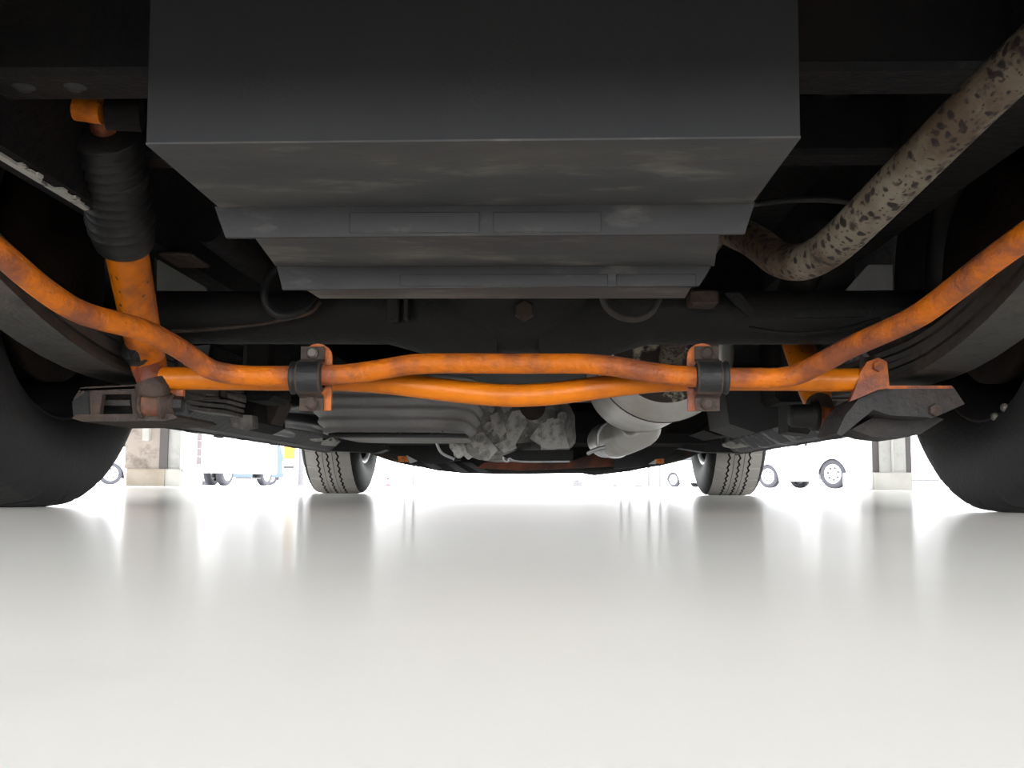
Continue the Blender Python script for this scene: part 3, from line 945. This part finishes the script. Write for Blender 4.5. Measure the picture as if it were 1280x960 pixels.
for k in range(11):                                    # cast ribs on the rear face
    an = rnd.uniform(0, 2 * PI)
    r0, r1 = rnd.uniform(0.02, 0.05), rnd.uniform(0.075, 0.12)
    c0 = Vector((gc.x + math.cos(an) * r0 * 1.2, Yg - 0.03, gc.z + 0.012 + math.sin(an) * r0 * 0.7))
    c1 = Vector((gc.x + math.cos(an) * r1 * 1.2, Yg - 0.012, gc.z + 0.012 + math.sin(an) * r1 * 0.72))
    d = (c1 - c0).normalized()
    nrm = Vector((-d.z, 0, d.x)) * rnd.uniform(0.003, 0.008)
    MB().prism([c0 - nrm, c0 + nrm, c1 + nrm, c1 - nrm], (0, 0.05, 0)).build('casting_rib', 'cast', gear)
for px, py, rr in ((611, 534, 8), (640, 533, 6), (629, 551, 5), (652, 540, 6), (676, 543, 5), (600, 548, 7), (572, 567, 6), (582, 552, 5), (606, 567, 9), (694, 558, 4), (703, 520, 7), (590, 532, 6), (662, 522, 6)):
    p = at(px, py, Yg - 0.03)
    r_ = rr * Yg / FPX * 0.9
    MB().lathe([(0, -0.006), (r_ * 0.35, -0.006), (r_ * 0.38, -0.001), (r_ * 0.75, -0.002), (r_, 0.006), (r_, 0.05)], p, (0, 1, 0), 16, False).build('bolt_boss', 'cast', gear)
for iw, pts in enumerate((((588, 545), (604, 540), (622, 562), (612, 572), (600, 566)), ((560, 548), (577, 546), (584, 566), (572, 572), (562, 560)),
            ((640, 514), (652, 512), (660, 528), (650, 545), (642, 560), (634, 556), (632, 530)), ((662, 548), (675, 530), (705, 520), (708, 545), (680, 560)),
            ((690, 532), (703, 530), (712, 560), (692, 561)), ((676, 545), (684, 524), (692, 522), (702, 552), (694, 562), (676, 562)), ((612, 520), (622, 515), (634, 538), (626, 548), (616, 536)),
            ((566, 556), (571, 555), (590, 570), (584, 574)), ((578, 540), (584, 537), (598, 556), (592, 560)), ((618, 556), (640, 546), (646, 560), (630, 566)))):
    MB().prism(P(pts, Yg - 0.028 - 0.0028 * ((iw * 7) % 10)), (0, 0.06, 0)).build('casting_web', 'cast', gear)
p = at(665, 508, Yg - 0.06)
MB().lathe([(0, -0.02), (0.03, -0.02), (0.034, 0.0), (0.03, 0.01), (0.036, 0.03), (0.036, 0.06)], p, (0, 1, 0), 28).build('output_flange', 'rusty', gear)
MB().prism(P(((646, 563), (717, 562), (717, 568), (714, 576), (650, 576), (636, 574), (628, 570)), Yg - 0.05), (0, 0.07, 0)).build('gearbox_mount', 'axleblack', gear)
p = [at(*q) for q in ((629, 571, 2.86), (630, 576, 2.86), (635, 577, 2.86), (637, 573, 2.86), (650, 577, 2.86), (712, 577, 2.86))]
MB().tube(p, 0.0025, 8).build('breather_pipe', 'silver', gear)
MB().tube([at(*q) for q in ((545, 552, 2.9), (552, 566, 2.9), (568, 574, 2.9))], 0.004, 8).build('cable', 'silver', gear)

# front crossmember and arms -------------------------------------------------------------------------
Yf = 3.78
fc = MB().prism(P(((470, 560), (500, 577), (520, 582.5), (545, 588), (575, 591), (620, 592), (660, 592), (728, 591), (745, 594), (762, 592),
               (790, 588.5), (822, 582), (850, 573), (862, 560), (800, 545), (700, 560), (580, 560), (520, 545)), Yf), (0, 0.16, 0))
fcm = fc.build('front_crossmember', 'axleblack', V, 'black front suspension crossmember')
MB().prism(P(((596, 585), (606, 578), (640, 576), (715, 576), (745, 566), (768, 562), (770, 583), (700, 586), (650, 588)), Yf - 0.06), (0, 0.06, 0)).build('cross_beam', 'redox', fcm, 'red-orange painted beam')
MB().prism(P(((770, 548), (852, 535), (850, 560), (826, 574), (805, 583), (768, 586)), Yf - 0.1), (0, 0.05, 0)).build('splash_shield', 'black', fcm)
MB().prism(P(((470, 545), (560, 548), (575, 575), (540, 580), (510, 572), (480, 562)), Yf - 0.1), (0, 0.05, 0)).build('splash_shield', 'black', fcm)
for pts, m in ((((497, 570), (508, 570), (510, 577), (498, 577)), 'orange'), (((819, 574), (830, 573), (830, 579), (819, 579)), 'orange')):
    MB().prism(P(pts, Yf - 0.12), (0, 0.05, 0)).build('arm_bush', m, fcm, 'orange arm bush')
for pts in (((508, 569), (521, 576), (512, 579)), ((811, 580), (820, 574), (820, 580))):
    MB().prism(P(pts, Yf - 0.13), (0, 0.02, 0)).build('bright_gap', 'paint', fcm)  # pale patches painted in for light showing through beside the bushes
for pts in (((555, 577), (566, 577), (585, 590), (572, 590)), ((577, 578), (588, 578), (612, 590), (598, 590)), ((524, 576), (540, 577), (552, 586), (540, 586))):
    MB().prism(P(pts, Yf - 0.012), (0, 0.02, 0)).build('member_rib', 'floortube', fcm)
for sx in (-1, 1):
    MB().tube([(sx * 0.36, Yf + 0.05, 0.135), (sx * 0.52, Yf + 0.12, 0.155), (sx * 0.66, FY, 0.20)], [0.045, 0.035, 0.03], 14).build('lower_arm', 'rusty', fcm)
MB().box((-0.60, 3.35, 0.17), (0.60, 3.95, 0.30), 0.03).build('engine_sump', 'undercoat', V)

# sills and underside clutter -------------------------------------------------------------------------
for sx in (-1, 1):
    a, b_ = (0.60, 0.84)
    poly = [(sx * 0.62, 0.175), (sx * 0.66, 0.146), (sx * 0.70, 0.141), (sx * 0.85, 0.165), (sx * 0.86, 0.27), (sx * 0.60, 0.30)]
    s_ = MB().prism([(x, 1.98, z) for x, z in poly], (0, 1.60, 0)).build('sill', 'sill' if sx < 0 else 'sillworn', V, 'black undersealed sill')
    # pale paint exposed at the front end of the sill
    P0 = (((386, 549), (403, 547), (404, 550), (390, 551)), ((402, 552), (416, 546), (421, 551), (415, 557), (401, 556))) if sx < 0 else \
         (((905, 555), (914, 552), (930, 556), (935, 558), (920, 560), (908, 558)), ((897, 541), (915, 536), (945, 535), (920, 544), (905, 545)))
    for pts in P0:
        MB().prism(P(pts, 2.9 if sx < 0 else 2.95), (0, 0.05, 0)).build('bare_patch', 'chip', s_, 'pale bare paint patch')
    # ragged jacking flange
    fl_ = MB()
    for i in range(26):
        y = 2.0 + i * 0.06
        fl_.box((sx * 0.685, y, 0.139 + 0.005 * noise.noise(Vector((i * 0.9, sx, 0)))), (sx * 0.69, y + 0.058, 0.16))
    fl_.build('sill_flange', 'sill', s_)
# closing skirts in front of and behind the sills' ends
for pts, Y, d, m, nm in (
        (((398, 552), (480, 548), (482, 562), (470, 566), (405, 563)), 3.45, 0.1, 'black', 'mud_guard'),
        (((870, 548), (930, 545), (935, 566), (880, 565), (850, 560)), 3.45, 0.1, 'black', 'mud_guard'),
        (((255, 486), (315, 488), (318, 527), (300, 536), (288, 528), (284, 500)), 2.05, 0.25, 'undercoat', 'side_bracket'),
        (((286, 518), (315, 519), (316, 534), (300, 537), (290, 533)), 2.0, 0.04, 'leafend', 'hanger_plate'),
        (((322, 490), (348, 488), (352, 500), (338, 530), (326, 524)), 2.15, 0.1, 'rusty', 'cable_guide'),
        (((905, 486), (968, 488), (985, 530), (945, 541), (912, 530)), 2.1, 0.25, 'black', 'underbody_box'),
        (((905, 520), (960, 515), (985, 512), (950, 538), (900, 545), (880, 538)), 2.4, 0.25, 'undercoat', 'underbody_box'),
        (((985, 505), (1012, 510), (1020, 530), (1010, 543), (985, 540)), 1.9, 0.08, 'axleblack', 'hanger_plate'),
        (((1048, 488), (1062, 490), (1060, 507), (1044, 512)), 1.95, 0.1, 'leaf', 'hanger_plate')):
    MB().prism(P(pts, Y), (0, d, 0)).build(nm, m, V)
# heat-shield / floor reinforcements in the dark zone left and right of the tray
for px0, py0, px1, py1, Y in ((330, 505, 420, 512, 2.6), (325, 520, 425, 538, 2.7), (335, 532, 400, 552, 2.9)):
    MB().tube([at(px0, py0, Y - 0.4), at((px0 + px1) / 2, (py0 + py1) / 2 - 2, Y), at(px1, py1, Y + 0.5)], 0.02, 12).build('floor_tube', 'floortube', V)
p = at(1010, 150, 1.15)
MB().tube([at(900, 262, 1.2), at(985, 250, 1.22), at(1060, 252, 1.25), at(1150, 270, 1.35)], 0.004, 8).build('fuel_line', 'axleblack', V)
MB().prism(P(((990, 60), (1280, 66), (1280, 92), (990, 84)), 0.94), (0, 0.02, 0)).build('floor_stiffener', 'undercoat', V)

# ------------------------------------------------------------------ pillars
def column_part(name, m, par, l, r, t_, b_, Y, d, label=None, bev=0.0):
    p0, p1 = at(l, b_, Y), at(r, t_, Y)
    z0 = max(p0.z, 0.0)
    return MB().box((p0.x, Y, z0), (p1.x, Y + d, p1.z), bev).build(name, m, par, label)


Yl = 14.6
xl = at(157, 600, Yl).x
pil = empty('pillar', (at(195, 600, Yl).x, Yl + 0.4, 0))
tag(pil, 'rough plastered pillar with tan plinth and grey steel corner behind the tyre', 'pillar')
zt_ = 4.2


def px_x(px, Y):
    return at(px, 600, Y).x


def vbox(name, m, par, l, r, z0, z1, Y0, Y1, label=None, bev=0.0):
    return MB().box((px_x(l, Y0), Y0, z0), (px_x(r, Y0), Y1, z1), bev).build(name, m, par, label)


zp = at(180, 586, Yl).z
vbox('plinth', 'plinth', pil, 157, 205, 0, zp, Yl, Yl + 0.9, 'tan concrete plinth', 0.01)
vbox('plinth', 'plinthlight', pil, 205, 226, 0, zp, Yl + 0.03, Yl + 0.9, None, 0.01)
vbox('plaster_face', 'plaster', pil, 155, 198, zp, zt_, Yl + 0.06, Yl + 0.8, 'rough beige plaster')
vbox('steel_corner', 'steelgrey', pil, 198, 208, zp, zt_, Yl + 0.04, Yl + 0.5, 'dark grey steel corner')
vbox('plaster_face', 'plasterlight', pil, 208, 224, zp, zt_, Yl + 0.08, Yl + 0.8)  # paler copy of the plaster, the light on this side put into colour
MB().tube([(px_x(229, Yl), Yl + 0.1, 0.2), (px_x(229, Yl), Yl + 0.1, 4.2)], 0.05, 14).build('downpipe', 'pipewhite', pil)
q0, q1 = at(178, 551, Yl), at(187, 536, Yl)
MB().box((q0.x, Yl - 0.02, q0.z), (q1.x, Yl + 0.065, q1.z + 0.05), 0.005).build('junction_box', 'plinthlight', pil, 'small pale box on plaster')

Yr = 13.2
pir = empty('pillar', (at(1108, 600, Yr).x, Yr + 0.35, 0))
tag(pir, 'pale block pillar with central conduit and grey steel edges beside white car', 'pillar')
zp = at(1110, 590.5, Yr).z
vbox('plinth', 'plinthlight', pir, 1093, 1141, 0, zp, Yr, Yr + 0.8, 'pale concrete plinth', 0.008)
vbox('plinth', 'pipewhite', pir, 1075, 1093, 0, zp, Yr + 0.05, Yr + 0.8, None, 0.008)
vbox('plaster_face', 'plasterlight', pir, 1100, 1133, zp, zt_, Yr + 0.04, Yr + 0.6, 'pale rough plaster')
vbox('steel_edge', 'steelgrey', pir, 1092, 1100, zp, zt_, Yr + 0.06, Yr + 0.5, 'grey steel edge')
vbox('steel_edge', 'steelgrey', pir, 1133, 1140, zp, zt_, Yr + 0.06, Yr + 0.5)
vbox('plaster_face', 'pipewhite', pir, 1075, 1092, zp, zt_, Yr + 0.08, Yr + 0.6)
MB().tube([(px_x(1117, Yr), Yr + 0.02, 0.0), (px_x(1117, Yr), Yr + 0.02, 4.2)], 0.014, 12).build('conduit', 'plinthlight', pir, 'pale conduit')

# ------------------------------------------------------------------ cars in the yard
def car(x, y, rz, r=0.28, wb=2.42, body='carwhite', h=1.75, label='', name='parked_van', skirt=False, holes=7):
    """origin on the ground under the wheel at local u=0; the car runs along local +u to the other wheel, side faces local -v"""
    root = empty(name, (x, y, 0))
    tag(root, label, 'car')
    root.rotation_euler = (0, 0, rz)
    WORLD[root.name] = Vector((0, 0, 0))
    W = 1.46
    z0 = 0.165

    def ar(c):
        n_ = 12
        return [(c - (r + 0.05) * math.cos(PI * k / n_), z0 + (r + 0.10) * math.sin(PI * k / n_) * 1.06) for k in range(n_ + 1)]
    prof = [(-0.52, 0.30), (-0.50, z0 + (0.09 if skirt else 0))] + ([] if skirt else ar(0) + ar(wb)) + [(wb + 0.42, z0 + (0.09 if skirt else 0)), (wb + 0.46, 0.30), (wb + 0.44, 0.9), (wb + 0.2, h - 0.12), (wb, h), (-0.4, h), (-0.52, h - 0.2)]
    b = MB()
    for v0, v1 in ((0.0, 0.03), (W - 0.03, W)):
        b.prism([(u_, v0, z_) for u_, z_ in prof], (0, v1 - v0, 0))
    ends = prof[-6:] + prof[:2]
    for (u0, za_), (u1, zb_) in zip(ends[:-1], ends[1:]):
        b.add([(u0, 0, za_), (u0, W, za_), (u1, W, zb_), (u1, 0, zb_)], [(0, 1, 2, 3)])
    b.add([(-0.5, 0, z0 + 0.12), (wb + 0.42, 0, z0 + 0.12), (wb + 0.42, W, z0 + 0.12), (-0.5, W, z0 + 0.12)], [(0, 1, 2, 3)])
    sh_ = b.build('car_body', body, root)
    for k in range(2):
        MB().box((-0.3 + k * 1.35, -0.006, 0.98), (0.9 + k * 1.35, 0.002, h - 0.2), 0.002).build('window', 'glassy', sh_)
    MB().box((r + 0.06, 0.01, z0 - 0.02), (wb - r - 0.06, 0.03, z0 + 0.01)).build('sill_shadow', 'cardark', sh_)  # dark strip added for the shadow under the sill
    for u_ in (0, wb):
        for v_, sgn in ((0.10, -1), (W - 0.10, 1)):
            o = Vector((u_, v_, r))
            rim_ = MB().lathe([(0.0, 0.045), (0.05, 0.05), (r * 0.55, 0.055), (r * 0.64, 0.075), (r * 0.66, 0.07), (r * 0.64, 0.0), (0, 0)], o, (0, sgn, 0), 28).build('car_wheel', 'carrim', root)
            MB().lathe([(r * 0.64, -0.07), (r * 0.92, -0.075), (r, -0.055), (r, 0.055), (r * 0.93, 0.075), (r * 0.70, 0.08), (r * 0.64, 0.07)], o, (0, sgn, 0), 28).build('car_tyre', 'cartyre', rim_)
            if sgn < 0:
                for k in range(holes):
                    an = 2 * PI * k / holes + 0.3
                    c = o + Vector((math.cos(an) * r * 0.40, sgn * 0.0535, math.sin(an) * r * 0.40))
                    MB().lathe([(0.0, 0.004), (r * 0.085, 0.004), (r * 0.09, 0.0)], c, (0, sgn, 0), 8, False).build('rim_hole', 'cardark', rim_)
    # dark wheel wells
    for u_ in (0, wb):
        MB().prism([(u_ - (r + 0.05) * math.cos(PI * k / 12), 0.20, z0 + (r + 0.10) * 1.06 * math.sin(PI * k / 12)) for k in range(13)], (0, 0.02, 0)).build('wheel_well', 'cardark', root)
    return root


def gpos(px, Y):
    return at(px, 600, Y).x, Y


ang = math.atan2(-0.737, 0.676)
x_, y_ = gpos(1040, 20.0)
car(x_, y_, ang, label='white van with seven-hole steel wheels parked behind the pale block pillar')
x_, y_ = gpos(959, 25.4)
car(x_, y_, ang, label='white van with steel wheels parked farther out past the front tyre', holes=8)
x_, y_ = gpos(841, 40.0)
car(x_, y_, ang, label='distant white van whose wheel ring shows beside the front tyre', holes=5)
# left side of the yard
x_, y_ = gpos(286, 21.5)
car(x_, y_, math.atan2(0.985, 0.17), r=0.29, wb=1.9, skirt=True, label='white box van with spoked wheels parked beside the plastered pillar', holes=9)
x_, y_ = gpos(239, 33.2)
car(x_, y_, math.atan2(0.25, 0.97), r=0.27, body='carblue', skirt=True, label='blue grey van parked behind the white box van', holes=6)
x_, y_ = gpos(138, 27.0)
car(x_, y_, math.atan2(0.4, 0.92), r=0.29, label='white car mostly hidden behind the near tyre and plastered pillar', holes=5)


def thing(name, label, cat, mb, m, group=None):
    o = mb.build(name, m)
    return tag(o, label, cat, group)


# crate tower between the pillar and the box van
c0 = at(238, 560, 18.0)
ct = empty('crate_stack', (c0.x, 18.2, 0))
tag(ct, 'maroon storage locker with shelves standing beside the plastered pillar', 'locker')
for k in range(5):
    MB().box((c0.x - 0.08, 18.0, 0.38 + k * 0.14), (c0.x + 0.07, 18.4, 0.51 + k * 0.14), 0.006).build('locker_box', 'crate', ct)
MB().box((c0.x - 0.10, 17.98, 0.0), (c0.x + 0.10, 18.42, 0.37), 0.01).build('locker_base', 'polegrey', ct)
# yellow signboard post
c0 = at(362, 560, 30.0)
yb = empty('sign_stand', (c0.x, 30.0, 0))
tag(yb, 'yellow board on a white stand beside the blue grey van', 'sign')
MB().box((c0.x - 0.16, 30.0, 0.75), (c0.x + 0.16, 30.05, 1.5), 0.01).build('board', 'yellow', yb)
MB().box((c0.x - 0.2, 30.0, 0.35), (c0.x + 0.2, 30.04, 0.70), 0.01).build('panel', 'pipewhite', yb)
MB().box((c0.x - 0.16, 29.99, 0.48), (c0.x + 0.14, 30.0, 0.56)).build('panel_slot', 'cardark', yb)
MB().tube([(c0.x, 30.03, 0.0), (c0.x, 30.03, 0.8)], 0.03, 10).build('stand_post', 'pipewhite', yb)
# thin poles
for px, Y, wd in ((376, 24, 0.07), (394, 30, 0.09), (506, 42, 0.035), (517, 42, 0.05), (776, 42, 0.035), (787, 42, 0.035), (811, 42, 0.06), (825, 42, 0.05)):
    x = gpos(px, Y)[0]
    lab = {376: 'grey steel post standing right beside the yellow board', 394: 'thicker grey post between the yellow board and front tyre',
           506: 'thin grey fence post standing closer to the small red stand', 517: 'thicker grey fence post of the pair by the red stand',
           776: 'thin grey fence post behind the small dark block', 787: 'thin grey fence post beside the low dark block',
           811: 'thickest fence post of the row near the distant van', 825: 'grey fence post closest to the distant white van'}[px]
    pp = MB().lathe([(0.0, 0), (wd * 2.2, 0), (wd * 2.2, 0.02), (wd, 0.03), (wd, 2.9), (wd * 0.8, 2.94), (0, 2.95)], (x, Y, 0), (0, 0, 1), 12)
    thing('fence_post', lab, 'post', pp, 'polegrey', 'grey posts out in the yard')
# red stand
x = gpos(485, 34)[0]
rs = MB().lathe([(0, 0), (0.14, 0), (0.14, 0.03), (0.03, 0.05), (0.025, 0.2), (0.05, 0.23), (0.02, 0.27), (0.02, 0.42), (0.04, 0.44), (0, 0.46)], (x, 34, 0), (0, 0, 1), 14)
thing('red_stand', 'small red post stand on the yard beside the front tyre', 'stand', rs, 'red')
for px, Y, wd, hh, lab in ((547, 60, 0.25, 0.10, 'low grey wheel stop far out in the yard'), (769, 46, 0.10, 0.14, 'small dark block far out below the thin posts'),
                           (722, 50, 0.22, 0.32, 'small clump of grey pots far out in the yard'), (798, 46, 0.18, 0.12, 'low dark block beside the distant posts')):
    x = gpos(px, Y)[0]
    mb = MB().box((x - wd, Y, 0), (x + wd, Y + 0.2, hh * 0.7), 0.02)
    mb.box((x - wd * 0.6, Y + 0.03, hh * 0.7), (x + wd * 0.4, Y + 0.17, hh), 0.015)
    thing('yard_block', lab, 'block', mb, 'polegrey')
